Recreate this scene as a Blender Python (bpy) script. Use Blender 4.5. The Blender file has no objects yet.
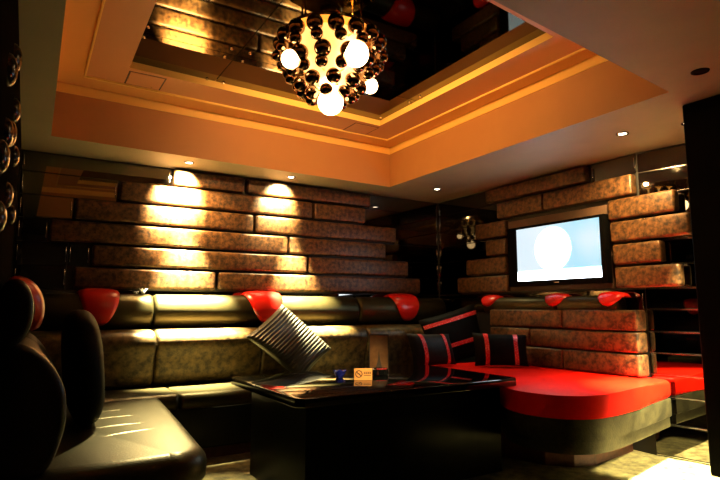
import bpy, bmesh, math, random
from mathutils import Vector, Matrix
random.seed(7)
scene = bpy.context.scene
COL = scene.collection
PI = math.pi

# ------------------------------------------------------------------ materials
def new_mat(name):
    m = bpy.data.materials.new(name); m.use_nodes = True
    nt = m.node_tree
    return m, nt, nt.nodes['Principled BSDF']

def setp(p, **k):
    for a, v in k.items():
        a = a.replace('_', ' ')
        p.inputs[a].default_value = (*v[:3], 1.0) if isinstance(v, tuple) else v

def plain(name, col, rough=.5, metal=0., **k):
    m, nt, p = new_mat(name)
    setp(p, Base_Color=col, Roughness=rough, Metallic=metal, **k)
    return m

def noise_mat(name, c1, c2, scale=12., lo=.4, hi=.62, rough=.4, metal=0., bump=0., bscale=60., detail=6., **k):
    m, nt, p = new_mat(name)
    setp(p, Roughness=rough, Metallic=metal, **k)
    tc = nt.nodes.new('ShaderNodeTexCoord')
    n = nt.nodes.new('ShaderNodeTexNoise'); n.inputs['Scale'].default_value = scale; n.inputs['Detail'].default_value = detail
    n.inputs['Roughness'].default_value = .65
    r = nt.nodes.new('ShaderNodeValToRGB')
    r.color_ramp.elements[0].position = lo; r.color_ramp.elements[0].color = (*c1, 1)
    r.color_ramp.elements[1].position = hi; r.color_ramp.elements[1].color = (*c2, 1)
    nt.links.new(tc.outputs['Object'], n.inputs['Vector'])
    nt.links.new(n.outputs['Fac'], r.inputs['Fac'])
    nt.links.new(r.outputs['Color'], p.inputs['Base Color'])
    if bump:
        b = nt.nodes.new('ShaderNodeBump'); b.inputs['Strength'].default_value = bump; b.inputs['Distance'].default_value = .004
        n2 = nt.nodes.new('ShaderNodeTexNoise'); n2.inputs['Scale'].default_value = bscale
        nt.links.new(tc.outputs['Object'], n2.inputs['Vector'])
        nt.links.new(n2.outputs['Fac'], b.inputs['Height'])
        nt.links.new(b.outputs['Normal'], p.inputs['Normal'])
    return m

def emit_mat(name, col, s):
    m, nt, p = new_mat(name)
    setp(p, Base_Color=(.8, .8, .8), Emission_Color=col, Emission_Strength=s)
    return m

M = {}
M['panel'] = noise_mat('mottled bronze leather', (.012, .0055, .0022), (.125, .058, .019), 24, .39, .62, .42, .2, .3, 90, 10)
M['panel_base'] = noise_mat('mottled olive leather', (.008, .007, .0025), (.034, .029, .011), 14, .36, .66, .4, .2, .3, 90)
M['pad'] = noise_mat('mottled gold leather', (.010, .006, .0025), (.14, .09, .032), 18, .36, .66, .42, .25, .3, 90, 10)
M['black'] = noise_mat('black leather', (.004, .004, .003), (.007, .006, .005), 8, .4, .6, .36, 0, .25, 120, Specular_IOR_Level=.22)
M['olive'] = noise_mat('dark olive leather', (.009, .0075, .003), (.014, .012, .005), 6, .4, .6, .38, 0, .25, 120, Specular_IOR_Level=.42, Specular_Tint=(1., .86, .42, 1.))
M['red'] = noise_mat('red leather', (.62, .004, .001), (.70, .006, .0015), 6, .4, .6, .30, 0, .15, 120, Specular_IOR_Level=.16)
M['redcap'] = plain('red cap leather', (.50, .008, .004), .28)
M['maroon'] = noise_mat('maroon plinth', (.07, .016, .010), (.11, .03, .018), 20, .4, .6, .55)
M['carpet'] = noise_mat('tan marbled floor', (.05, .042, .016), (.30, .26, .115), 13, .36, .66, .5, 0, .2, 60, 9)
M['darkwall'] = plain('black wall paint', (.012, .011, .010), .5)
M['leftwall'] = plain('dark glossy wall', (.004, .0035, .003), .8, 0., Specular_IOR_Level=0.)
M['soffit'] = noise_mat('warm grey soffit paint', (.165, .155, .105), (.18, .168, .113), 3, .4, .6, .6)
M['fascia'] = noise_mat('orange brown paint', (.46, .22, .075), (.48, .235, .08), 3, .4, .6, .55)
M['orange'] = plain('orange tone', (.78, .36, .10), .5)  # outer coffer step, the more orange tone
M['terra'] = plain('terracotta tone', (.56, .25, .11), .5)  # inner coffer step and hatch lids, the browner tone
M['gold'] = plain('gold paint', (.95, .62, .16), .4)
M['chrome'] = plain('chrome', (.8, .8, .8), .12, 1.)
M['bronze_chrome'] = plain('brown chrome', (.28, .17, .10), .05, 1.)
M['boss'] = plain('black gloss boss', (.004, .003, .003), .2, 0., Specular_IOR_Level=.3)
M['brass'] = plain('brass', (.85, .55, .2), .2, 1.)
M['bulb'] = emit_mat('lit globe bulb', (1., .66, .30), 16.)
M['core'] = emit_mat('added amber glow', (1., .55, .14), 1.7)  # added glow for the bright interior behind the balls
M['lamp'] = emit_mat('lit downlight lens', (1., .88, .66), 14.)
M['blackplastic'] = plain('black plastic', (.0015, .0015, .0015), .6, 0., Specular_IOR_Level=.02)
M['board'] = noise_mat('brown board', (.06, .032, .018), (.085, .045, .025), 10, .4, .6, .5)
M['glass_black'] = plain('black lacquered glass', (.004, .004, .004), .035, 0., Specular_IOR_Level=.7)
M['tablebase'] = plain('black marble base', (.003, .0035, .002), .4, 0., Specular_IOR_Level=.03)
M['cushion'] = noise_mat('black satin', (.0015, .0015, .0015), (.003, .003, .003), 30, .4, .6, .6, Specular_IOR_Level=.05)
M['cushion_grey'] = noise_mat('charcoal satin', (.006, .006, .006), (.010, .010, .010), 30, .4, .6, .5, Specular_IOR_Level=.1)
M['blue'] = plain('blue glass', (.02, .03, .35), .08, 0., Transmission_Weight=.5)
M['sign'] = plain('orange card', (.92, .36, .09), .5)
M['ink'] = plain('dark ink', (.04, .02, .01), .6)
M['amber'] = noise_mat('amber wood', (.15, .06, .02), (.22, .09, .03), 14, .4, .6, .35)
M['white'] = plain('white gloss', (.85, .87, .9), .2)
M['hatch'] = plain('hatch gap', (.06, .025, .012), .6)

def mirror(name, col, rough):
    m, nt, p = new_mat(name)
    setp(p, Base_Color=col, Roughness=rough, Metallic=1.)
    return m
M['mirror'] = mirror('grey tinted mirror', (.15, .145, .135), .02)
M['cmirror'] = mirror('bronze ceiling mirror', (.11, .105, .08), .03)

def sequin():
    m, nt, p = new_mat('red sequins')
    tc = nt.nodes.new('ShaderNodeTexCoord')
    v = nt.nodes.new('ShaderNodeTexVoronoi'); v.inputs['Scale'].default_value = 150
    r = nt.nodes.new('ShaderNodeValToRGB')
    r.color_ramp.elements[0].color = (.55, .006, .008, 1); r.color_ramp.elements[0].position = .6
    r.color_ramp.elements[1].color = (.8, .35, .35, 1); r.color_ramp.elements[1].position = 1.  # pale cells paint bright glints into the red
    nt.links.new(tc.outputs['Object'], v.inputs['Vector'])
    nt.links.new(v.outputs['Color'], r.inputs['Fac'])
    nt.links.new(r.outputs['Color'], p.inputs['Base Color'])
    b = nt.nodes.new('ShaderNodeBump'); b.inputs['Strength'].default_value = .7
    nt.links.new(v.outputs['Distance'], b.inputs['Height']); nt.links.new(b.outputs['Normal'], p.inputs['Normal'])
    setp(p, Roughness=.3, Metallic=.2)
    return m
M['sequin'] = sequin()

def pleat():
    m, nt, p = new_mat('pleated olive satin')
    setp(p, Base_Color=(.022, .021, .013), Roughness=.42)
    return m
M['pleat'] = pleat()

def screen():
    m, nt, p = new_mat('lit television picture')
    tc = nt.nodes.new('ShaderNodeTexCoord')
    sep = nt.nodes.new('ShaderNodeSeparateXYZ')
    nt.links.new(tc.outputs['Object'], sep.inputs[0])     # origin at the screen's centre: y along the wall, z up
    def math_(op, a, b=None):
        n = nt.nodes.new('ShaderNodeMath'); n.operation = op
        for i, v in enumerate((a, b)):
            if v is None: continue
            if isinstance(v, (int, float)): n.inputs[i].default_value = v
            else: nt.links.new(v, n.inputs[i])
        return n.outputs[0]
    y = math_('SUBTRACT', sep.outputs['Y'], .035); z = math_('SUBTRACT', sep.outputs['Z'], .03)
    d = math_('SQRT', math_('ADD', math_('MULTIPLY', y, y), math_('MULTIPLY', z, z)))
    circ = nt.nodes.new('ShaderNodeMapRange'); nt.links.new(d, circ.inputs['Value'])
    for k, v in (('From Min', .205), ('From Max', .165), ('To Min', 0.), ('To Max', 1.)): circ.inputs[k].default_value = v
    strip = nt.nodes.new('ShaderNodeMapRange'); nt.links.new(sep.outputs['Z'], strip.inputs['Value'])
    for k, v in (('From Min', -.15), ('From Max', -.19), ('To Min', 0.), ('To Max', 1.)): strip.inputs[k].default_value = v
    left = nt.nodes.new('ShaderNodeMapRange'); nt.links.new(sep.outputs['Y'], left.inputs['Value'])
    for k, v in (('From Min', -.2), ('From Max', .2), ('To Min', .1), ('To Max', .85)): left.inputs[k].default_value = v
    hot = math_('MAXIMUM', circ.outputs[0], strip.outputs[0]); mx = math_('MAXIMUM', hot, left.outputs[0])
    mix = nt.nodes.new('ShaderNodeMix'); mix.data_type = 'RGBA'
    nt.links.new(mx, mix.inputs['Factor'])
    mix.inputs[6].default_value = (.33, .78, .98, 1); mix.inputs[7].default_value = (.82, .93, 1., 1)
    nt.links.new(mix.outputs[2], p.inputs['Emission Color'])
    st = math_('ADD', math_('MULTIPLY', hot, 9.), 1.0)
    nt.links.new(st, p.inputs['Emission Strength'])
    setp(p, Base_Color=(.02, .02, .02), Roughness=.2)
    return m
M['screen'] = screen()

# ------------------------------------------------------------------ mesh helpers
def box(bm, x0, x1, y0, y1, z0, z1, bev=0., seg=3):
    g = bmesh.ops.create_cube(bm, size=1.)
    vs = g['verts']
    for v in vs:
        v.co = Vector(((x0+x1)/2 + v.co.x*(x1-x0), (y0+y1)/2 + v.co.y*(y1-y0), (z0+z1)/2 + v.co.z*(z1-z0)))
    if bev:
        es = list({e for v in vs for e in v.link_edges})
        bmesh.ops.bevel(bm, geom=es, offset=bev, segments=seg, profile=.5, affect='EDGES')
    return bm

def mk(): return bmesh.new()

def sphere(bm, c, r, u=20, v=12, sc=(1, 1, 1)):
    g = bmesh.ops.create_uvsphere(bm, u_segments=u, v_segments=v, radius=1.)
    for w in g['verts']:
        w.co = Vector((c[0]+w.co.x*r*sc[0], c[1]+w.co.y*r*sc[1], c[2]+w.co.z*r*sc[2]))

def rod(bm, a, b, r, seg=10):
    a = Vector(a); b = Vector(b); d = b-a
    g = bmesh.ops.create_cone(bm, cap_ends=True, segments=seg, radius1=r, radius2=r, depth=d.length)
    q = d.to_track_quat('Z', 'Y').to_matrix().to_4x4(); q.translation = (a+b)/2
    bmesh.ops.transform(bm, matrix=q, verts=g['verts'])

def lathe(bm, prof, c=(0, 0, 0), seg=28):
    rings = []
    for r, z in prof:
        if r < 1e-6: rings.append([bm.verts.new((c[0], c[1], c[2]+z))])
        else: rings.append([bm.verts.new((c[0]+r*math.cos(2*PI*k/seg), c[1]+r*math.sin(2*PI*k/seg), c[2]+z)) for k in range(seg)])
    for A, B in zip(rings, rings[1:]):
        for k in range(seg):
            q = [A[k % len(A)], A[(k+1) % len(A)], B[(k+1) % len(B)], B[k % len(B)]]
            u = []
            for v in q:
                if v not in u: u.append(v)
            if len(u) > 2: bm.faces.new(u)

def prism(bm, pts, z0, z1, bev=0., seg=4):
    lo = [bm.verts.new((x, y, z0)) for x, y in pts]; hi = [bm.verts.new((x, y, z1)) for x, y in pts]
    n = len(pts)
    a = bm.faces.new(lo[::-1]); b = bm.faces.new(hi)
    for k in range(n): bm.faces.new((lo[k], lo[(k+1) % n], hi[(k+1) % n], hi[k]))
    if bev:
        es = list(a.edges)+list(b.edges)
        bmesh.ops.bevel(bm, geom=es, offset=bev, segments=seg, profile=.5, affect='EDGES')

def ring(bm, P, zp, Q, zq):
    """faces between loop P at height zp and loop Q at height zq"""
    a = [bm.verts.new((x, y, zp)) for x, y in P]; b = [bm.verts.new((x, y, zq)) for x, y in Q]
    n = len(P)
    for k in range(n): bm.faces.new((a[k], a[(k+1) % n], b[(k+1) % n], b[k]))

def pillow(bm, c00, c10, c11, c01, thick, n=18, ridges=0, amp=0.):
    """c00 lower left, c10 lower right, c11 upper right, c01 upper left, seen from its front"""
    c00, c10, c11, c01 = map(Vector, (c00, c10, c11, c01))
    nrm = (c10-c00).cross(c01-c00).normalized()
    def pt(u, v, side):
        a = 2*u-1; b = 2*v-1
        s = .045
        uu = .5+.5*a*(1-s*(1-b*b)); vv = .5+.5*b*(1-s*(1-a*a))
        p = c00*(1-uu)*(1-vv)+c10*uu*(1-vv)+c11*uu*vv+c01*(1-uu)*vv
        h = ((1-a*a)*(1-b*b))**.42
        t = thick*.5*h
        if ridges and side > 0:
            e = min(1, 8*(1-abs(a)), 8*(1-abs(b)))
            t += amp*e*(.5+.5*math.cos(2*PI*ridges*v))
        return p+nrm*side*t
    for side in (1, -1):
        g = [[bm.verts.new(pt(i/n, j/n, side)) for i in range(n+1)] for j in range(n+1)]
        for j in range(n):
            for i in range(n):
                f = (g[j][i], g[j][i+1], g[j+1][i+1], g[j+1][i])
                bm.faces.new(f if side > 0 else f[::-1])
    bmesh.ops.remove_doubles(bm, verts=bm.verts, dist=1e-5)
    return pt

def pillow_band(bm, pt, u0, u1, along_v=True, n=20, lift=.004):
    rows = []
    for j in range(n+1):
        v = .012+.976*j/n
        r = []
        for u in (u0, (u0+u1)/2, u1):
            a = pt(u, v, 1) if along_v else pt(v, u, 1)
            b = pt(u, v, -1) if along_v else pt(v, u, -1)
            d = (a-b); d = d.normalized() if d.length > 1e-5 else Vector((0, 0, 0))
            r.append(bm.verts.new(a+d*lift))
        rows.append(r)
    for A, B in zip(rows, rows[1:]):
        for k in range(2): bm.faces.new((A[k], A[k+1], B[k+1], B[k]))

def obj(name, bm, mat, parent=None, smooth=True, origin=None):
    bmesh.ops.recalc_face_normals(bm, faces=bm.faces)
    co = [v.co for v in bm.verts]
    lo = Vector([min(c[i] for c in co) for i in range(3)]); hi = Vector([max(c[i] for c in co) for i in range(3)])
    org = Vector(origin) if origin else Vector(((lo.x+hi.x)/2, (lo.y+hi.y)/2, lo.z))
    for v in bm.verts: v.co -= org
    me = bpy.data.meshes.new(name); bm.to_mesh(me); bm.free()
    me.materials.append(M[mat] if isinstance(mat, str) else mat)
    if smooth:
        for p in me.polygons: p.use_smooth = True
        try: me.set_sharp_from_angle(angle=math.radians(42))
        except Exception: pass
    o = bpy.data.objects.new(name, me); COL.objects.link(o)
    if parent:
        w = Vector((0, 0, 0)); q = parent
        while q: w += q.location; q = q.parent
        o.parent = parent; o.location = org-w
    else: o.location = org
    return o

def tag(o, label, cat, group=None):
    o['label'] = label; o['category'] = cat
    if group: o['group'] = group
    return o

def thing(name, label, cat, loc, group=None):
    o = bpy.data.objects.new(name, None); COL.objects.link(o); o.location = loc
    o.empty_display_size = .1
    return tag(o, label, cat, group)

def struct(name, bm, mat, smooth=False):
    o = obj(name, bm, mat, None, smooth); o['kind'] = 'structure'; return o

def copy_tree(o, parent=None):
    c = o.copy(); COL.objects.link(c)
    if parent: c.parent = parent
    for ch in list(o.children): copy_tree(ch, c)
    return c

# ------------------------------------------------------------------ room (x along the back wall, y into the room, z up; metres)
BX, BY, HS = 4.127, 4.924, 2.343          # right wall, back wall, soffit height
LX, FY = -.105, -.9                        # left wall, wall behind
RX2, RY2 = 4.127+.42*math.tan(math.radians(10)), 2.44-.42   # where the angled end of the right wall meets the pillar line
O = [(.05, 1.33), (3.10, 1.615), (3.136, 4.503), (.08, 4.42)]
T = [(.245, 1.58), (2.95, 1.85), (2.953, 4.277), (.251, 4.19)]
I = [(.485, 1.80), (2.66, 2.05), (2.661, 3.973), (.510, 3.885)]
Z1, Z2 = 2.756, 2.807

bm = mk(); box(bm, LX-.1, 4.9, FY-.1, BY+.1, -.06, 0); struct('floor', bm, 'carpet')
bm = mk(); box(bm, LX-.1, 4.9, BY, BY+.1, 0, 2.9); struct('wall_back', bm, 'darkwall')
bm = mk(); box(bm, LX-.1, LX, FY-.1, BY, 0, 2.9); struct('wall_left', bm, 'leftwall')
bm = mk()
pts = [(BX, BY), (BX, 2.44), (BX+1.0*math.tan(math.radians(10)), 1.44), (BX+.176, FY), (4.9, FY), (4.9, BY)]
prism(bm, pts, 0, 2.9); struct('wall_right', bm, 'darkwall')
bm = mk(); box(bm, LX-.1, 4.9, FY-.1, FY, 0, 2.9); struct('wall_front', bm, 'darkwall')
bm = mk(); box(bm, LX-.1, 4.9, FY-.1, BY+.1, 2.86, 2.96); struct('ceiling', bm, 'darkwall')
# dropped soffit all round the coffer
R_ = [(LX, FY), (4.5, FY), (4.5, BY), (LX, BY)]
bm = mk(); ring(bm, R_, HS, O, HS); struct('ceiling_soffit', bm, 'soffit')
bm = mk(); ring(bm, O, HS, O, 2.687); struct('trim_1', bm, 'fascia')
def inset(P, d):
    cx = sum(p[0] for p in P)/4; cy = sum(p[1] for p in P)/4
    return [(x+d*(1 if x < cx else -1), y+d*(1 if y < cy else -1)) for x, y in P]
Oi = inset(O, .006)
bm = mk(); ring(bm, O, 2.687, Oi, 2.687); ring(bm, Oi, 2.687, Oi, Z1); struct('trim_2', bm, 'gold')
bm = mk(); ring(bm, Oi, Z1, T, Z1); struct('ceiling_step', bm, 'orange')
Ti = inset(T, .012)
bm = mk(); ring(bm, T, Z1, T, Z1-.014); ring(bm, T, Z1-.014, Ti, Z1-.014); ring(bm, Ti, Z1-.014, Ti, Z1); struct('trim_3', bm, 'gold')
bm = mk(); ring(bm, Ti, Z1, I, Z1); struct('ceiling_inner', bm, 'terra')
bm = mk(); ring(bm, I, Z1, I, Z2+.02); struct('trim_4', bm, 'gold')

# mirror panels in the coffer
mx = [(.47, 1.112), (1.118, 2.016), (2.022, 2.68)]
my = [(1.78, 3.418), (3.424, 3.99)]
where = [['beside the bubble wall end', 'over the middle', 'over the daybed side'], ['in the corner above the back sofa', 'at the back above the chandelier', 'in the corner nearest the television wall']]
for j, (y0, y1) in enumerate(my):
    for i, (x0, x1) in enumerate(mx):
        t = thing('ceiling_mirror_panel', '%s dark ceiling mirror panel %s' % (('long', 'short')[j], where[j][i]), 'mirror panel', ((x0+x1)/2, (y0+y1)/2, Z2), 'mirror panels of the recessed ceiling')
        bm = mk(); box(bm, x0, x1, y0, y1, Z2, Z2+.008); obj('mirror_glass', bm, 'cmirror', t, False)
        for bx in (x0+.06, x1-.06):
            for by in (y0+.05, y1-.09):
                bm = mk(); lathe(bm, [(0, -.012), (.009, -.010), (.011, 0), (0, 0)], (bx, by, Z2), 12)
                obj('fixing_bolt', bm, 'chrome', t)

# ceiling hatches
def hatch(x0, x1, y0, y1, label):
    t = thing('ceiling_hatch', label, 'hatch', ((x0+x1)/2, (y0+y1)/2, Z1-.006), 'access hatches of the recessed ceiling')
    bm = mk(); P = [(x0, y0), (x1, y0), (x1, y1), (x0, y1)]
    ring(bm, P, Z1-.003, inset(P, .012), Z1-.003); obj('hatch_gap', bm, 'hatch', t, False)
    bm = mk(); box(bm, x0+.012, x1-.012, y0+.012, y1-.012, Z1-.006, Z1); obj('hatch_lid', bm, 'terra', t, False)
    bm = mk(); lathe(bm, [(0, -.006), (.006, -.005), (.007, 0), (0, 0)], ((x0+x1)/2+.06, y1-.04, Z1-.006), 10); obj('latch', bm, 'chrome', t)
hatch(.515, .77, 3.925, 4.175, 'square ceiling hatch near the bubble wall corner')
hatch(2.42, 2.68, 4.01, 4.25, 'square ceiling hatch near the television wall corner')

# downlights
def downlight(x, y, label, lit=True):
    t = thing('ceiling_downlight', label, 'downlight', (x, y, HS), 'small round downlights')
    bm = mk(); lathe(bm, [(.026, -.001), (.030, -.006), (.042, -.005), (.044, 0)], (x, y, HS)); obj('trim_ring', bm, 'chrome' if lit else 'blackplastic', t)
    bm = mk(); lathe(bm, [(0, -.004), (.027, -.003)], (x, y, HS)); obj('lens', bm, 'lamp' if lit else 'blackplastic', t)
downlight(1.121, 4.629, 'bright round downlight above short top-row panel')
downlight(2.084, 4.645, 'round downlight above long top-row panel of back wall')
downlight(3.612, 4.321, 'round downlight in soffit corner between back and television walls')
downlight(3.571, 2.207, 'round downlight above the free end of red daybed')
downlight(3.74, 1.84, 'round downlight hidden from the seats by the black pillar')
downlight(1.75, 1.10, 'unseen round downlight added in the near soffit to brighten the table card')  # unseen fixture, added to brighten the card and stand on the table
downlight(3.85, -.30, 'unseen round downlight beyond the pillar, added to light the floor by the daybed')  # unseen fixture, added to carry the floor pool under the daybed
downlight(2.96, 1.376, 'unlit dark-rimmed downlight beside the black pillar', False)

# pillar in front of the right wall
bm = mk(); box(bm, 3.372, 3.50, .75, 1.69, .155, HS, .012); struct('pillar', bm, 'blackplastic', True)
bm = mk(); box(bm, 3.40, 3.49, .80, 1.55, 0, .155); struct('trim_5', bm, 'blackplastic')

# ------------------------------------------------------------------ wall panels and mirror tiles
ROWS = [(2.185, 2.325), (2.0, 2.165), (1.815, 1.98), (1.63, 1.795), (1.445, 1.61), (1.26, 1.425)]
def panel(side, row, a, b, label):
    z0, z1 = ROWS[row]
    bm = mk()
    if side == 'B': box(bm, a, b, 4.838, 4.918, z0, z1, .022, 4)
    else: box(bm, 4.038, 4.121, a, b, z0, z1, .022, 4)
    o = obj('padded_wall_panel', bm, 'panel')
    tag(o, label, 'wall panel', 'bronze padded panels on the back wall' if side == 'B' else 'bronze padded panels on the television wall')
PB = [(0, 1.05, 1.70, 'short bright padded panel in top row under the brightest downlight'),
      (0, 1.727, 3.12, 'long padded panel in top row of back wall under second downlight'),
      (1, .616, 2.418, 'long padded panel in second row crossed by both light pools'),
      (1, 2.438, 3.054, 'short dull padded panel ending second row of back wall'),
      (2, .293, 1.795, 'padded panel in third row of back wall under brightest light pool'),
      (2, 1.818, 3.455, 'padded panel in third row of back wall reaching toward room corner'),
      (3, .127, 2.152, 'long padded panel in fourth row of back wall starting near bubble wall'),
      (3, 2.172, 3.314, 'shorter padded panel in fourth row of back wall toward room corner'),
      (4, .437, 2.366, 'long padded panel in fifth row of back wall under both light pools'),
      (4, 2.388, 3.62, 'shorter padded panel in fifth row of back wall toward room corner'),
      (5, .314, 1.452, 'padded panel in bottom row of back wall nearest bubble wall'),
      (5, 1.478, 3.784, 'longest padded panel in bottom row of back wall above back sofa')]
for r, a, b, l in PB: panel('B', r, a, b, l)
PR = [(0, 2.864, 4.06, 'dark padded panel in top row of television wall under soffit'),
      (1, 3.338, 3.907, 'short padded panel in second row above television nearest room corner'),
      (1, 2.448, 3.322, 'padded panel in second row above television with orange lit end'),
      (2, 3.80, 4.224, 'small padded panel beside television top on room corner side'),
      (2, 2.128, 2.674, 'padded panel beside television top on black pillar side'),
      (3, 3.80, 4.076, 'smallest padded panel beside television, second down on room corner side'),
      (3, 2.035, 2.661, 'padded panel beside television reaching black pillar'),
      (4, 3.80, 4.378, 'padded panel beside television, third down on room corner side'),
      (4, 2.252, 2.652, 'short padded panel beside television, third down on black pillar side'),
      (5, 3.786, 4.523, 'padded panel beside television, lowest and longest on room corner side'),
      (5, 2.128, 2.643, 'padded panel beside television, lowest on black pillar side')]
for r, a, b, l in PR: panel('R', r, a, b, l)

def tile_B(z0, z1, a, b, label, lean=0.):
    t = thing('mirror_tile', label, 'mirror tile', ((a+b)/2, 4.92, z0), 'dark mirror tiles behind the padded panels')
    bm = mk(); box(bm, a, b, 4.915, 4.923, z0, z1, .002, 1)
    if lean: bmesh.ops.transform(bm, matrix=Matrix.Translation((0, 4.919, z1)) @ Matrix.Rotation(math.radians(lean), 4, 'X') @ Matrix.Translation((0, -4.919, -z1)), verts=bm.verts)
    obj('tile_glass', bm, 'mirror', t, False)
    for x in (a+.012, b-.012):
        bm = mk(); box(bm, x-.004, x+.004, 4.905, 4.916, z0+.03, z1-.03, .002, 2); obj('edge_clip', bm, 'chrome', t)
def tile_R(z0, z1, a, b, label):
    t = thing('mirror_tile', label, 'mirror tile', (4.12, (a+b)/2, z0), 'dark mirror tiles behind the padded panels')
    bm = mk(); box(bm, 4.117, 4.126, a, b, z0, z1, .002, 1); obj('tile_glass', bm, 'mirror', t, False)
    for y in (a+.012, b-.012):
        bm = mk(); box(bm, 4.107, 4.119, y-.004, y+.004, z0+.03, z1-.03, .002, 2); obj('edge_clip', bm, 'chrome', t)
def tile_A(z0, z1, label, lean=0., turn=10.):
    # the angled end of the right wall, between y=2.435 and the pillar
    t = thing('mirror_tile', label, 'mirror tile', (4.127, 2.436, z0), 'dark mirror tiles on the angled wall end')
    bm = mk(); box(bm, -.010, -.001, -.985, 0, z0, z1, .002, 1)
    zc = (z0+z1)/2
    Rm = Matrix.Translation((4.127-.002*(turn > 10), 2.436, zc)) @ Matrix.Rotation(math.radians(turn), 4, 'Z') @ Matrix.Rotation(math.radians(lean), 4, 'Y') @ Matrix.Translation((0, 0, -zc))
    bmesh.ops.transform(bm, matrix=Rm, verts=bm.verts)
    obj('tile_glass', bm, 'mirror', t, False)
    bm = mk(); box(bm, -.016, -.008, -.985, -.002, z0-.010, z0-.003, .001, 1); bmesh.ops.transform(bm, matrix=Rm, verts=bm.verts)
    obj('edge_strip', bm, 'chrome', t)
rowname = ['top', 'second', 'third', 'fourth', 'fifth', 'bottom']
BL = [(LX+.01, 1.035), (LX+.01, .603), (LX+.01, .28), (LX+.01, .115), (LX+.01, .262), (LX+.01, .262)]
BR = [(3.135, 4.105), (3.068, 4.105), (3.47, 4.105), (3.33, 4.105), (3.635, 4.105), (3.80, 4.105)]
for k in range(6):
    z0, z1 = ROWS[k]
    tile_B(z0-.008, z1+.008, *BL[k], 'dark mirror tile at bubble wall end of %s panel row' % rowname[k])
    tile_B(z0-.008, z1+.008, *BR[k], 'dark mirror tile at room corner end of %s back wall row' % rowname[k])
tile_B(1.437, 1.618, .268, .425, 'small dark mirror tile touching start of fifth panel row')
tile_B(1.06, 1.244, LX+.01, 4.105, 'long dark mirror strip behind the headrests of back sofa', -.9)
RL = [(4.07, 4.905), (3.92, 4.905), (4.235, 4.905), (4.09, 4.905), (4.39, 4.905), (4.535, 4.905)]
for k in range(6):
    z0, z1 = ROWS[k]
    tile_R(z0-.008, z1+.008, *RL[k], 'dark mirror tile at room corner end of %s television wall row' % rowname[k])
tile_R(1.06, 1.244, 2.445, 4.905, 'long dark mirror strip behind the headrests of daybed')
tile_R(2.177, 2.335, 2.445, 2.852, 'dark mirror tile closing top row above lit panel end')
LEAN = 1.3
zz = [2.335, 2.173, 1.988, 1.803, 1.618, 1.433, 1.25, 1.09, .92, .76, .60, .44, .24, .012]
nm = ['topmost, under the soffit', 'second down, beside orange lit panel', 'third down, behind panel at television top', 'fourth down, behind panel reaching pillar', 'fifth down, beside short panel', 'sixth down, behind lowest panel', 'seventh down, above headboard', 'eighth down, beside top of headboard', 'ninth down, beside middle of headboard', 'tenth down, beside bottom of headboard', 'eleventh down, against red mattress', 'second from the floor, at end of daybed base', 'lowest, standing on the floor']
for k in range(13): tile_A(zz[k+1]+.006, zz[k]-.006, 'dark mirror tile by the pillar, '+nm[k], LEAN if k < 3 else 0., 11.5 if k < 3 else 10.)

# domes on the left wall
DOME = 'glossy dark round boss on the wall nearest the camera'
for y, z in ((2.19, 1.93), (2.90, 2.01), (2.30, 1.73), (2.12, 1.60), (2.62, 1.82), (3.35, 1.90), (2.50, 2.10), (2.85, 1.60), (3.6, 1.62), (2.28, 1.42)):
    bm = mk(); lathe(bm, [(.060, 0), (.057, .010), (.044, .021), (.024, .028), (0, .030)], (0, 0, 0), 28)
    bmesh.ops.transform(bm, matrix=Matrix.Translation((LX, y, z)) @ Matrix.Rotation(PI/2, 4, 'Y'), verts=bm.verts)
    tag(obj('wall_boss', bm, 'boss'), DOME, 'wall boss', 'round bosses on the left wall')

# ------------------------------------------------------------------ television
t = thing('backing_board', 'flat dark brown board on the wall behind the television', 'board', (4.11, 3.19, 1.262))
bm = mk(); box(bm, 4.075, 4.124, 2.69, 3.785, 1.262, 1.955, .004, 2); obj('board', bm, 'board', t)
t = thing('television', 'flat television showing a pale blue picture with white disc', 'television', (4.02, 3.19, 1.30))
bm = mk()
y0, y1, z0, z1 = 2.722, 3.617, 1.352, 1.848
box(bm, 3.995, 4.074, y1, y1+.11, z0-.05, z1+.022, .004, 2); box(bm, 3.995, 4.074, y0-.045, y0, z0-.05, z1+.022, .004, 2)
box(bm, 3.995, 4.074, y0, y1, z0-.05, z0, .004, 2); box(bm, 3.995, 4.074, y0, y1, z1, z1+.022, .004, 2)
obj('bezel', bm, 'blackplastic', t)
bm = mk(); box(bm, 4.004, 4.06, y0, y1, z0, z1); obj('screen', bm, 'screen', t, False, origin=(4.004, (y0+y1)/2, (z0+z1)/2))
bm = mk(); box(bm, 3.993, 3.996, 3.14, 3.20, z0-.03, z0-.022, .001, 1); obj('badge', bm, 'chrome', t)

# ------------------------------------------------------------------ seating
def cap_mesh(cx, cz, r, half, lean=.0, a0=118, a1=-52):
    """padded headrest cap hugging a horizontal roll; built with the roll along x, front toward -y, then moved"""
    bm = mk(); nu, nv = 18, 22
    def w(t): return half*(1-.06*t)*(max(0, 1-t**2.6))**.62
    def pt(u, t, out):
        ang = math.radians(a0)*(1-t)+math.radians(a1)*t     # from behind the top round to below the front
        ww = w(t)
        x = u*ww+lean*half*t
        e = (max(0, 1-u*u)**.4)*(min(1, 7*(1-t)))**.5*(min(1, 6*t+.25))**.5
        rr = r+(.004+out*.036*e)
        return Vector((x, -rr*math.cos(ang), rr*math.sin(ang)))
    for out in (1, 0):
        g = [[bm.verts.new(pt(-1+2*i/nu, j/nv, out)) for i in range(nu+1)] for j in range(nv+1)]
        for j in range(nv):
            for i in range(nu):
                bm.faces.new((g[j][i], g[j][i+1], g[j+1][i+1], g[j+1][i]))
    bmesh.ops.remove_doubles(bm, verts=bm.verts, dist=2e-4)
    return bm

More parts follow.
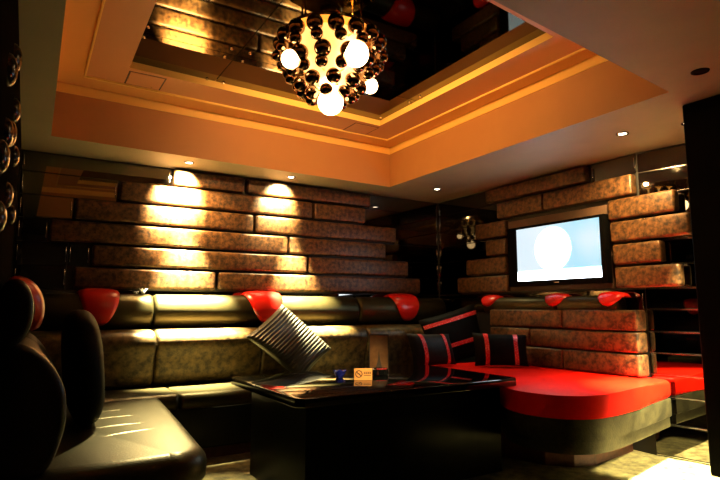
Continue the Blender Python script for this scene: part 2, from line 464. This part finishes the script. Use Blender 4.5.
def rollx(bm, x0, x1, cy, cz, ry, rz, seg=36):
    prof = []
    e = .03
    st = [(x0, 0.), (x0, .7), (x0+e*.12, .84), (x0+e*.4, .95), (x0+e, 1.), (x1-e, 1.), (x1-e*.4, .95), (x1-e*.12, .84), (x1, .7), (x1, 0.)]
    rings = []
    for x, s in st:
        if s == 0: rings.append([bm.verts.new((x, cy, cz))])
        else: rings.append([bm.verts.new((x, cy+ry*s*math.cos(2*PI*k/seg), cz+rz*s*math.sin(2*PI*k/seg))) for k in range(seg)])
    for A, B in zip(rings, rings[1:]):
        for k in range(seg):
            u = []
            for v in (A[k % len(A)], A[(k+1) % len(A)], B[(k+1) % len(B)], B[k % len(B)]):
                if v not in u: u.append(v)
            bm.faces.new(u)

def padx(bm, x0, x1, prof, ends=.035, m=8):
    """upholstered pad: closed (y, z) profile carried along x with rounded ends"""
    cy = sum(p[0] for p in prof)/len(prof); cz = sum(p[1] for p in prof)/len(prof)
    rings = []
    st = []
    for k in range(m+1):
        a = PI/2*k/m
        st.append((x0+ends*(1-math.sin(a)), ends*(1-math.cos(a))))
    st = [(x0+ends*(1-math.sin(PI/2*(1-k/m))), ends*(1-math.cos(PI/2*(1-k/m)))) for k in range(m+1)]
    st = st+[(x0+x1-x, d) for x, d in st[::-1]]
    for x, d in st:
        rg = []
        for y, z in prof:
            L = math.hypot(y-cy, z-cz); s = max(0., 1-d/L)
            rg.append(bm.verts.new((x, cy+(y-cy)*s, cz+(z-cz)*s)))
        rings.append(rg)
    n = len(prof)
    for A, B in zip(rings, rings[1:]):
        for k in range(n): bm.faces.new((A[k], A[(k+1) % n], B[(k+1) % n], B[k]))
    bm.faces.new(rings[0][::-1]); bm.faces.new(rings[-1])

def smooth_prof(ctrl, n=6):
    """closed Catmull-Rom through the control points"""
    out = []; N = len(ctrl)
    for i in range(N):
        p0, p1, p2, p3 = (ctrl[(i+k-1) % N] for k in range(4))
        for j in range(n):
            t = j/n
            out.append(tuple(.5*(2*p1[a]+(p2[a]-p0[a])*t+(2*p0[a]-5*p1[a]+4*p2[a]-p3[a])*t*t+(3*p1[a]-p0[a]-3*p2[a]+p3[a])*t**3) for a in (0, 1)))
    return out

# back sofa
sofa = thing('corner_sofa', 'long dark leather sofa with gold pads below the back wall panels', 'sofa', (1.9, 4.4, 0))
bm = mk(); box(bm, .86, 3.55, 4.13, 4.90, 0, .085); obj('plinth', bm, 'maroon', sofa, False)
bm = mk(); box(bm, .80, 3.60, 4.095, 4.905, .08, .375, .012, 3); obj('base', bm, 'black', sofa)
seat_prof = smooth_prof([(4.065, .43), (4.085, .475), (4.16, .488), (4.4, .487), (4.60, .477), (4.64, .42), (4.60, .37), (4.35, .365), (4.12, .367), (4.075, .385)])
for a, b in ((LX+.03, .985), (.99, 1.93), (1.935, 2.88), (2.885, 3.62)):
    bm = mk(); padx(bm, a, b, seat_prof, .03); obj('seat_cushion', bm, 'olive', sofa)
back_prof = smooth_prof([(4.57, .56), (4.535, .70), (4.495, .82), (4.525, .895), (4.62, .925), (4.82, .925), (4.90, .88), (4.91, .70), (4.905, .54), (4.80, .49), (4.62, .49)])
for a, b in ((-.02, .898), (.902, 1.788), (1.792, 2.868), (2.872, 3.70)):
    bm = mk(); padx(bm, a, b, back_prof, .03); o = obj('backrest_pad', bm, 'pad', sofa)
    o['label'] = 'mottled gold leather back pad'
CY, CZ, RY_, RZ_ = 4.77, 1.078, .125, .135
for a, b in ((LX+.12, .898), (.902, 2.868), (2.872, 4.0)):
    bm = mk(); rollx(bm, a, b, CY, CZ, RY_, RZ_); obj('headrest_roll', bm, 'olive', sofa)
for x, h, ln in ((.49, .155, .05), (1.855, .185, .1), (3.44, .185, .08)):
    bm = cap_mesh(0, 0, .14, h, lean=ln)
    bmesh.ops.transform(bm, matrix=Matrix.Translation((x, CY, CZ)), verts=bm.verts)
    o = obj('headrest_cap', bm, 'redcap', sofa); o['label'] = 'red padded headrest cap'

# left sofa (runs along y): build with x' = y, y' = -x and turn
LS = thing('side_sofa', 'dark leather sofa along the bubble wall with wrinkled seat and red headrest', 'sofa', (.3, 3.2, 0))
TL = Matrix(((0, -1, 0, 0), (1, 0, 0, 0), (0, 0, 1, 0), (0, 0, 0, 1)))    # (x', y') -> (x = -y', y = x')
bm = mk(); box(bm, LX+.03, .66, 2.50, 4.04, 0, .085); obj('plinth', bm, 'maroon', LS, False)
bm = mk(); prism(bm, [(LX+.01, 2.42), (.62, 2.42), (.70, 2.50), (.80, 4.055), (LX+.01, 4.055)], .08, .375, .012, 3); obj('base', bm, 'black', LS)
def seat_outline():
    pts = [(LX+.02, 2.385), (.56, 2.385)]
    for k in range(9):
        a = -PI/2+PI/2*k/8
        pts.append((.56+.19*math.cos(a), 2.575+.19*math.sin(a)))
    pts += [(.80, 3.2), (.86, 4.055), (LX+.02, 4.055)]
    return pts
def loft(bm, pts, rings_):
    N = len(pts); prev = None
    for d, z in rings_:
        rg = []
        for k in range(N):
            a = Vector(pts[k-1]); b = Vector(pts[k]); c = Vector(pts[(k+1) % N])
            n1 = (b-a).normalized(); n2 = (c-b).normalized()
            n1 = Vector((-n1.y, n1.x)); n2 = Vector((-n2.y, n2.x))
            m = (n1+n2).normalized(); m = m/max(.5, m.dot(n1))
            q = b+m*d; rg.append(bm.verts.new((q.x, q.y, z)))
        if prev:
            for k in range(N): bm.faces.new((prev[k], prev[(k+1) % N], rg[(k+1) % N], rg[k]))
        else: bm.faces.new(rg[::-1])
        prev = rg
    bm.faces.new(prev)
bm = mk(); rr_ = .075
loft(bm, seat_outline(), [(.015, .345), (0, .365)]+[(rr_*(1-math.cos(PI/2*k/9)), .414+rr_*math.sin(PI/2*k/9)) for k in range(10)])
o = obj('seat_cushion', bm, 'olive', LS)
# wrinkles pulled across the seat
for (xa, ya, xb, yb) in ((.33, 2.93, .62, 3.0), (.28, 3.16, .60, 3.17), (.34, 3.4, .58, 3.42), (.36, 3.62, .55, 3.63)):
    n = 14; prev = None; bm = mk()
    for k in range(n+1):
        t = k/n; wv = .006*math.sin(PI*t)
        x = xa+(xb-xa)*t; y = ya+(yb-ya)*t+.004*math.sin(9*t+xa*30)
        rg = [bm.verts.new((x, y-wv*1.6, .4885)), bm.verts.new((x, y, .4885+wv*.55)), bm.verts.new((x, y+wv*1.2, .4885))]
        if prev:
            for q in range(2): bm.faces.new((prev[q], rg[q], rg[q+1], prev[q+1]))
        prev = rg
    obj('seat_crease', bm, 'olive', LS)
lb = smooth_prof([(-.155, .62), (-.16, .74), (-.135, .83), (-.07, .92), (.0, .965), (.06, .965), (.098, .93), (.10, .75), (.095, .52), (.04, .48), (-.10, .49)])
for a, b in ((2.40, 3.20), (3.21, 4.02)):
    bm = mk(); padx(bm, a, b, lb, .03); bmesh.ops.transform(bm, matrix=TL, verts=bm.verts); obj('backrest_pad', bm, 'black', LS)
for a, b in ((2.38, 3.20), (3.21, 4.35)):
    bm = mk(); rollx(bm, a, b, .035, 1.085, .065, .125); bmesh.ops.transform(bm, matrix=TL, verts=bm.verts); obj('headrest_roll', bm, 'black', LS)
bm = cap_mesh(0, 0, .066, .13)
for v in bm.verts: v.co.z *= 1.32
bmesh.ops.transform(bm, matrix=TL @ Matrix.Translation((2.62, .035, 1.09)), verts=bm.verts)
o = obj('headrest_cap', bm, 'redcap', LS); o['label'] = 'red padded headrest cap'

# daybed
def daybed_outline(d=0.):
    C = [(3.45, 4.09), (3.24, 4.03), (3.05, 3.86), (2.94, 3.55), (2.915, 3.2), (2.905, 2.95), (2.868, 2.80), (2.775, 2.66), (2.715, 2.50), (2.725, 2.33), (2.80, 2.19), (2.94, 2.11), (3.14, 2.105), (3.5, 2.165), (3.85, 2.235)]
    P = []
    n = 5
    for i in range(1, len(C)-2):
        p0, p1, p2, p3 = C[i-1], C[i], C[i+1], C[i+2]
        for j in range(n):
            t = j/n
            P.append(tuple(.5*(2*p1[a]+(p2[a]-p0[a])*t+(2*p0[a]-5*p1[a]+4*p2[a]-p3[a])*t*t+(3*p1[a]-p0[a]-3*p2[a]+p3[a])*t**3) for a in (0, 1)))
    P.append(C[-2]); P.append((4.092, 2.283)); P.append((4.092, 4.03))
    if d:
        Q = []
        N = len(P)
        for k in range(N):
            a = Vector(P[k-1]); b = Vector(P[k]); c = Vector(P[(k+1) % N])
            n1 = (b-a).normalized(); n2 = (c-b).normalized()
            n1 = Vector((-n1.y, n1.x)); n2 = Vector((-n2.y, n2.x))
            m = (n1+n2).normalized(); m = m/max(.4, m.dot(n1))
            q = b+m*d
            Q.append((min(q.x, 4.092), q.y))
        P = Q
    return P
DB = thing('daybed', 'wide red leather daybed with olive base below the television', 'daybed', (3.5, 3.2, 0))
bm = mk(); prism(bm, [(3.15, 3.98), (3.1, 3.0), (3.2, 2.7), (3.33, 2.56), (3.5, 2.515), (4.088, 2.60), (4.088, 3.98)], 0, .245); obj('plinth', bm, 'maroon', DB, False)
bm = mk(); prism(bm, daybed_outline(.012), .235, .315, .012, 3); prism(bm, daybed_outline(.0), .31, .445, .012, 3); obj('base', bm, 'panel_base', DB)
bm = mk(); prism(bm, daybed_outline(-.002), .44, .577, .04, 6); o = obj('mattress', bm, 'red', DB); o['label'] = 'glossy red leather mattress'
hb = [(.585, .750, 2.33, 3.405), (.585, .750, 3.415, 3.95), (.76, .915, 2.42, 3.448), (.76, .915, 3.455, 3.95), (.925, 1.085, 2.42, 3.095), (.925, 1.085, 3.103, 3.95)]
hb[0] = (.585, .750, 2.42, 3.10); hb[1] = (.585, .750, 3.108, 3.95)
for z0, z1, a, b in hb:
    bm = mk(); box(bm, 3.945, 4.08, a, b, z0, z1, .016, 3); obj('headboard_pad', bm, 'panel', DB)
TR = Matrix(((0, 1, 0, 0), (-1, 0, 0, 0), (0, 0, 1, 0), (0, 0, 0, 1)))     # (x', y') -> (x = y', y = -x')
for a, b in ((2.58, 3.16), (3.17, 4.06)):
    bm = mk(); rollx(bm, -b, -a, 4.03, 1.12, .072, .082); bmesh.ops.transform(bm, matrix=TR, verts=bm.verts); obj('headrest_roll', bm, 'olive', DB)
for y in (3.985, 3.19, 2.66):
    bm = cap_mesh(0, 0, .074, .13, 0, 125, -5)
    bmesh.ops.transform(bm, matrix=TR @ Matrix.Translation((-y, 4.035, 1.118)), verts=bm.verts)
    o = obj('headrest_cap', bm, 'redcap', DB); o['label'] = 'red padded headrest cap'

# ------------------------------------------------------------------ cushions
t = thing('striped_cushion', 'pleated olive cushion stood on its corner against the back sofa', 'cushion', (1.97, 4.4, .49))
bm = mk(); pillow(bm, (1.60, 4.335, .83), (2.01, 4.20, .50), (2.385, 4.375, .74), (1.965, 4.53, 1.135), .17, 72, 0)
bm.free(); bm = mk()
# corners in order: left, bottom, right, top; pleats run parallel to the left-to-top edge
pillow(bm, (2.01, 4.20, .495), (2.385, 4.375, .735), (1.965, 4.53, 1.135), (1.565, 4.335, .865), .17, 90, 0)
bm.free(); bm = mk()
A, Bt, Cc, Dd = (1.565, 4.335, .865), (2.01, 4.20, .495), (2.385, 4.375, .735), (1.965, 4.53, 1.135)
pillow(bm, Dd, A, Bt, Cc, .17, 96, 19, .011)
obj('cover', bm, 'pleat', t)

def banded(name, label, corners, thick, bands, mat='cushion', along=True, group=None, extra=None):
    c = Vector(corners[0])
    for q in corners[1:]: c += Vector(q)
    t = thing(name, label, 'cushion', (c.x/4, c.y/4, min(q[2] for q in corners)), group)
    bm = mk(); pt = pillow(bm, *corners, thick); obj('cover', bm, mat, t)
    for u0, u1 in bands:
        bm = mk(); pillow_band(bm, pt, u0, u1, along); o = obj('sequin_band', bm, 'sequin', t); o['label'] = 'red sequin band'
    return t
banded('throw_cushion', 'small black cushion with two red sequin bands on daybed nearest back sofa', [(2.93, 3.86, .585), (3.42, 3.86, .585), (3.40, 3.94, .86), (2.91, 3.94, .875)], .15, [(.20, .28), (.74, .82)], 'cushion_grey')
banded('throw_cushion', 'small black cushion with two red sequin bands against headboard end', [(3.46, 3.66, .585), (3.84, 3.38, .585), (3.885, 3.44, .86), (3.50, 3.73, .875)], .15, [(.19, .27), (.74, .82)])
banded('corner_cushion', 'big tilted black cushion with two long red bands in the room corner', [(3.47, 4.21, .51), (4.05, 4.11, .64), (4.02, 4.24, 1.15), (3.37, 4.36, .975)], .17, [(.28, .36), (.78, .86)], 'cushion', False)
t = thing('dark_cushion', 'large plain black cushion leaning in the side sofa', 'cushion', (.3, 3.4, .49))
bm = mk(); sphere(bm, (0, 0, 0), 1., 32, 20)
for v in bm.verts:
    q = [math.copysign(abs(c)**.72, c) for c in v.co]
    v.co = Vector((.285+.095*q[0]-.03*q[2], 3.35+.36*q[1], .792+.30*q[2]))
obj('cover', bm, 'cushion', t)

# ------------------------------------------------------------------ table
TB = thing('coffee_table', 'black glossy block table in front of the sofa', 'table', (2.06, 3.18, 0))
bm = mk(); box(bm, 1.35, 2.835, 2.76, 3.60, 0, .582, .004, 2); obj('base', bm, 'tablebase', TB)
bm = mk(); box(bm, 1.62, 2.60, 2.753, 2.762, .12, .46, .003, 2); obj('front_panel', bm, 'tablebase', TB)
bm = mk(); prism(bm, [(1.235, 2.66), (1.275, 2.62), (2.845, 2.62), (2.885, 2.66), (2.885, 3.69), (2.845, 3.73), (1.275, 3.73), (1.235, 3.69)], .58, .63, .006, 3); obj('tabletop', bm, 'glass_black', TB)
ZT = .6305
# no-smoking card
t = thing('no_smoking_card', 'small orange no-smoking card standing on the black table', 'sign', (1.92, 3.08, ZT))
ang = math.radians(-31)
RM = Matrix.Translation((1.92, 3.08, ZT)) @ Matrix.Rotation(ang, 4, 'Z')
def loc(bm): bmesh.ops.transform(bm, matrix=RM, verts=bm.verts); return bm
bm = mk(); box(bm, -.059, .059, -.003, .003, 0, .076, .001, 1)
box(bm, -.059, .059, -.003, .03, 0, .003, .001, 1); obj('card', loc(bm), 'sign', t, False)
bm = mk()
n = 28; ringv = []
for k in range(n):
    a = 2*PI*k/n
    ringv.append([bm.verts.new((-.028+r*math.cos(a), -.0036, .040+r*math.sin(a))) for r in (.018, .024)])
for k in range(n): bm.faces.new((ringv[k][0], ringv[(k+1) % n][0], ringv[(k+1) % n][1], ringv[k][1]))
d = .0145
bm.faces.new([bm.verts.new((-.028+x, -.0036, .040+z)) for x, z in ((-d-.002, d-.002), (-d+.002, d+.002), (d+.002, -d+.002), (d-.002, -d-.002))])
box(bm, -.042, -.016, -.0036, -.003, .038, .042)
obj('no_smoking_symbol', loc(bm), 'ink', t, False)
bm = mk()
for k in range(4):                                       # four bold characters of strokes
    x = .004+k*.0125
    box(bm, x, x+.0105, -.0037, -.003, .050, .0535); box(bm, x+.0035, x+.007, -.0037, -.003, .039, .054); box(bm, x, x+.0105, -.0037, -.003, .0425, .0455)
for k in range(7):
    x = .004+k*.007; box(bm, x, x+.005, -.0037, -.003, .028, .033)
obj('lettering', loc(bm), 'ink', t, False)
# blue glass bowl
t = thing('candle_bowl', 'little blue glass bowl with scalloped rim on black table', 'bowl', (1.85, 3.27, ZT))
bm = mk()
seg = 30
prof = [(0, 0), (.020, 0), (.024, .006), (.036, .026), (.044, .046), (.036, .044), (.028, .026), (.016, .010), (0, .008)]
lathe(bm, prof, (1.85, 3.27, ZT), seg)
for v in bm.verts:
    h = v.co.z-ZT
    if h > .03:
        a = math.atan2(v.co.y-3.27, v.co.x-1.85); v.co.z += .006*math.cos(6*a)
obj('bowl', bm, 'blue', t)
bm = mk(); lathe(bm, [(0, .01), (.014, .012), (.016, .05), (.006, .055), (0, .056)], (1.85, 3.27, ZT), 20); obj('candle', bm, 'blue', t)
# ashtray
t = thing('ashtray', 'round black ashtray with red glints in front of wooden stand', 'ashtray', (2.17, 3.26, ZT))
bm = mk(); lathe(bm, [(0, 0), (.056, 0), (.062, .006), (.060, .040), (.052, .046), (.046, .042), (.042, .012), (0, .010)], (2.17, 3.26, ZT), 32); obj('dish', bm, 'glass_black', t)
for k in range(4):
    a = PI*1.25+k*.35
    bm = mk(); box(bm, -.010, .010, -.004, .004, -.004, .004, .002, 2)
    bmesh.ops.transform(bm, matrix=Matrix.Translation((2.17+.056*math.cos(a), 3.26+.056*math.sin(a), ZT+.046)) @ Matrix.Rotation(a+PI/2, 4, 'Z'), verts=bm.verts)
    obj('red_chip', bm, 'sequin', t)
# wooden stand
t = thing('menu_stand', 'upright amber wooden stand with dark tower silhouette on black table', 'menu stand', (2.27, 3.42, ZT))
RM = Matrix.Translation((2.27, 3.42, ZT)) @ Matrix.Rotation(math.radians(-31), 4, 'Z')
bm = mk(); box(bm, -.068, .068, -.012, .012, .012, .27, .003, 2); obj('board', loc(bm), 'amber', t)
bm = mk(); box(bm, -.075, .075, -.035, .035, 0, .014, .003, 2); obj('foot', loc(bm), 'ink', t)
bm = mk()
for s in (-1, 1):
    box(bm, -.072 if s < 0 else .066, -.066 if s < 0 else .072, -.014, .014, .012, .273, .001, 1)
box(bm, -.072, .072, -.014, .014, .267, .275, .001, 1); obj('frame', loc(bm), 'ink', t)
bm = mk()
prof = [(.024, .03), (.015, .06), (.008, .09), (.004, .12), (.0015, .15), (.0, .165)]
L = [bm.verts.new((-x, -.0125, z)) for x, z in prof]; Rr = [bm.verts.new((x, -.0125, z)) for x, z in prof[:-1]]+[None]
for k in range(len(prof)-1):
    f = [L[k], Rr[k]]+([Rr[k+1]] if Rr[k+1] else [])+[L[k+1]]
    bm.faces.new(f)
obj('tower_motif', loc(bm), 'ink', t, False)
# small white spiky shape on the headrest
bm = mk()
for k in range(7):
    a = 2*PI*k/7; rr = .034
    b0 = Vector((.82, 4.74, 1.222))
    g = bmesh.ops.create_cone(bm, cap_ends=True, segments=6, radius1=.010, radius2=.0015, depth=.05)
    dirv = Vector((rr*math.cos(a), rr*math.sin(a)*.6, .036))
    q = dirv.to_track_quat('Z', 'Y').to_matrix().to_4x4(); q.translation = b0+dirv*.55
    bmesh.ops.transform(bm, matrix=q, verts=g['verts'])
sphere(bm, (.82, 4.74, 1.229), .016, 12, 8)
tag(obj('spiky_shape', bm, 'white'), 'tiny white spiky shape lying on top of headrest roll', 'ornament')

# ------------------------------------------------------------------ chandelier
cx, cy = 1.405, 2.61
CH = thing('ball_chandelier', 'round chandelier of brown chrome balls and lit globe bulbs', 'chandelier', (cx, cy, Z2))
bm = mk(); lathe(bm, [(0, 0), (.07, 0), (.07, -.015), (.05, -.03), (0, -.032)], (cx, cy, Z2)); obj('canopy', bm, 'brass', CH)
bm = mk(); rod(bm, (cx, cy, Z2-.04), (cx, cy, 2.36), .018)
for z, r in ((2.57, .25), (2.47, .235), (2.40, .17), (2.34, .09)):
    for k in range(8):
        a = 2*PI*k/8; rod(bm, (cx, cy, z+.02), (cx+r*math.cos(a), cy+r*math.sin(a), z), .005, 6)
for k in range(4):
    a = 2*PI*k/4+.4; rod(bm, (cx+.22*math.cos(a), cy+.22*math.sin(a), Z2), (cx+.22*math.cos(a), cy+.22*math.sin(a), Z2-.14), .006, 8)
obj('stem', bm, 'brass', CH)
bm = mk(); lathe(bm, [(.02, -.135), (.265, -.14), (.275, -.15), (.265, -.16), (.02, -.165)], (cx, cy, Z2)); obj('reflector', bm, 'brass', CH)
tiers = [(2.595, .285, 16, .046, 0.), (2.525, .30, 15, .034, .5), (2.47, .245, 11, .048, .1), (2.41, .225, 13, .036, .3), (2.35, .17, 9, .043, 0.2), (2.295, .115, 7, .036, .5)]
ball = None
for z, r, n, br, ph in tiers:
    for k in range(n):
        a = 2*PI*(k+ph)/n
        if ball is None:
            bm = mk(); sphere(bm, (cx+r*math.cos(a), cy+r*math.sin(a), z), br, 20, 14)
            ball = obj('chrome_ball', bm, 'bronze_chrome', CH, origin=(cx+r*math.cos(a), cy+r*math.sin(a), z)); ball0 = br
        else:
            b = ball.copy(); COL.objects.link(b); b.parent = CH
            b.location = (r*math.cos(a), r*math.sin(a), z-Z2); s = br/ball0; b.scale = (s, s, s)
bm = mk(); lathe(bm, [(0, -.165), (.20, -.17), (.205, -.24), (.15, -.36), (.07, -.46), (0, -.49)], (cx, cy, Z2)); o = obj('glow_core', bm, 'core', CH); o['label'] = 'added amber glow inside the chandelier'  # added glowing shape that stands in for the bright interior
# globes round the fixture; the small inner ones are added to brighten its interior
for x, y, z, r in ((1.42, 2.35, 2.45, .070), (1.13, 2.55, 2.43, .05), (1.385, 2.565, 2.245, .072), (1.63, 2.535, 2.385, .045), (1.42, 2.72, 2.42, .045), (1.33, 2.50, 2.53, .03), (1.50, 2.52, 2.53, .03), (1.40, 2.66, 2.53, .03), (1.36, 2.56, 2.36, .03), (1.47, 2.60, 2.38, .03)):
    bm = mk(); sphere(bm, (x, y, z), r, 24, 16); o = obj('globe_bulb', bm, 'bulb', CH); o['label'] = 'glowing white globe bulb'

# ------------------------------------------------------------------ lights
def spot(name, loc_, tgt, e, col, size, blend, rad=.03):
    l = bpy.data.lights.new(name, 'SPOT'); l.energy = e; l.color = col; l.spot_size = math.radians(size); l.spot_blend = blend; l.shadow_soft_size = rad
    o = bpy.data.objects.new(name, l); COL.objects.link(o); o.location = loc_
    o.rotation_euler = (Vector(tgt)-Vector(loc_)).to_track_quat('-Z', 'Y').to_euler()
    return o
W = (1., .84, .42)
spot('downlight_beam', (1.121, 4.629, 2.33), (1.10, 4.86, 2.13), 10500, (1., .70, .30), 76, 1.)
spot('downlight_beam', (1.121, 4.629, 2.33), (1.35, 4.86, 1.7), 340, (1., .58, .20), 95, 1.)
spot('downlight_beam', (1.121, 4.629, 2.33), (1.25, 4.70, 0), 24000, W, 39, 1.)
spot('downlight_beam', (1.121, 4.629, 2.33), (.86, 3.25, .5), 1500, (1., .84, .38), 38, 1.)
spot('downlight_beam', (2.084, 4.645, 2.33), (2.05, 4.86, 2.13), 1300, (1., .76, .36), 78, 1.)
spot('downlight_beam', (2.084, 4.645, 2.33), (2.42, 4.68, 0), 17000, W, 36, 1.)
spot('downlight_beam', (3.612, 4.321, 2.33), (3.45, 3.7, 0), 70, W, 70, 1.)
spot('downlight_beam', (3.571, 2.207, 2.33), (3.40, 2.40, 0), 240, W, 54, 1.)
spot('downlight_beam', (3.571, 2.207, 2.33), (4.06, 2.42, 1.95), 330, (1., .62, .22), 78, 1.)
spot('downlight_beam', (3.85, -.30, 2.33), (3.95, 2.35, .0), 8000, W, 34, .8, .2)  # beam of the added unseen fixture, reaches low under the daybed
spot('downlight_beam', (3.74, 1.84, 2.33), (3.78, 1.93, 0), 10000, W, 48, .9)
spot('downlight_beam', (1.75, 1.10, 2.33), (2.04, 3.2, .70), 700, W, 15, .8)  # added narrow beam that brightens the things on the table
spot('coffer_fill', (1.58, 2.70, 2.715), (3.2, 4.2, 2.55), 150, (1., .50, .16), 175, 1., .02)  # hidden directional fill added inside the chandelier, brightens one side of the coffer

world = bpy.data.worlds.new('World'); scene.world = world; world.use_nodes = True
world.node_tree.nodes['Background'].inputs['Color'].default_value = (0, 0, 0, 1)

# ------------------------------------------------------------------ camera
f, Hc = 540., 1.10
Yv = Vector((25-360., -(308-240.), -f)).normalized()
Xv = Vector((1244-360., -68., -f)); Xv = (Xv-Yv*Xv.dot(Yv)).normalized()
Zv = Xv.cross(Yv)
cam = bpy.data.cameras.new('Camera'); co = bpy.data.objects.new('Camera', cam); COL.objects.link(co)
Rm = Matrix((Xv, Yv, Zv)).to_4x4(); Rm.translation = (0, 0, Hc)
co.matrix_world = Rm
cam.sensor_width = 36.; cam.lens = f*36./720.; cam.clip_start = .02; cam.clip_end = 60
scene.camera = co
vs = scene.view_settings
vs.view_transform = 'Standard'; vs.look = 'None'; vs.exposure = 0.; vs.gamma = 1.; vs.use_curve_mapping = False
scene.cycles.use_denoising = True
scene.cycles.max_bounces = 10; scene.cycles.glossy_bounces = 6; scene.cycles.sample_clamp_indirect = 6.
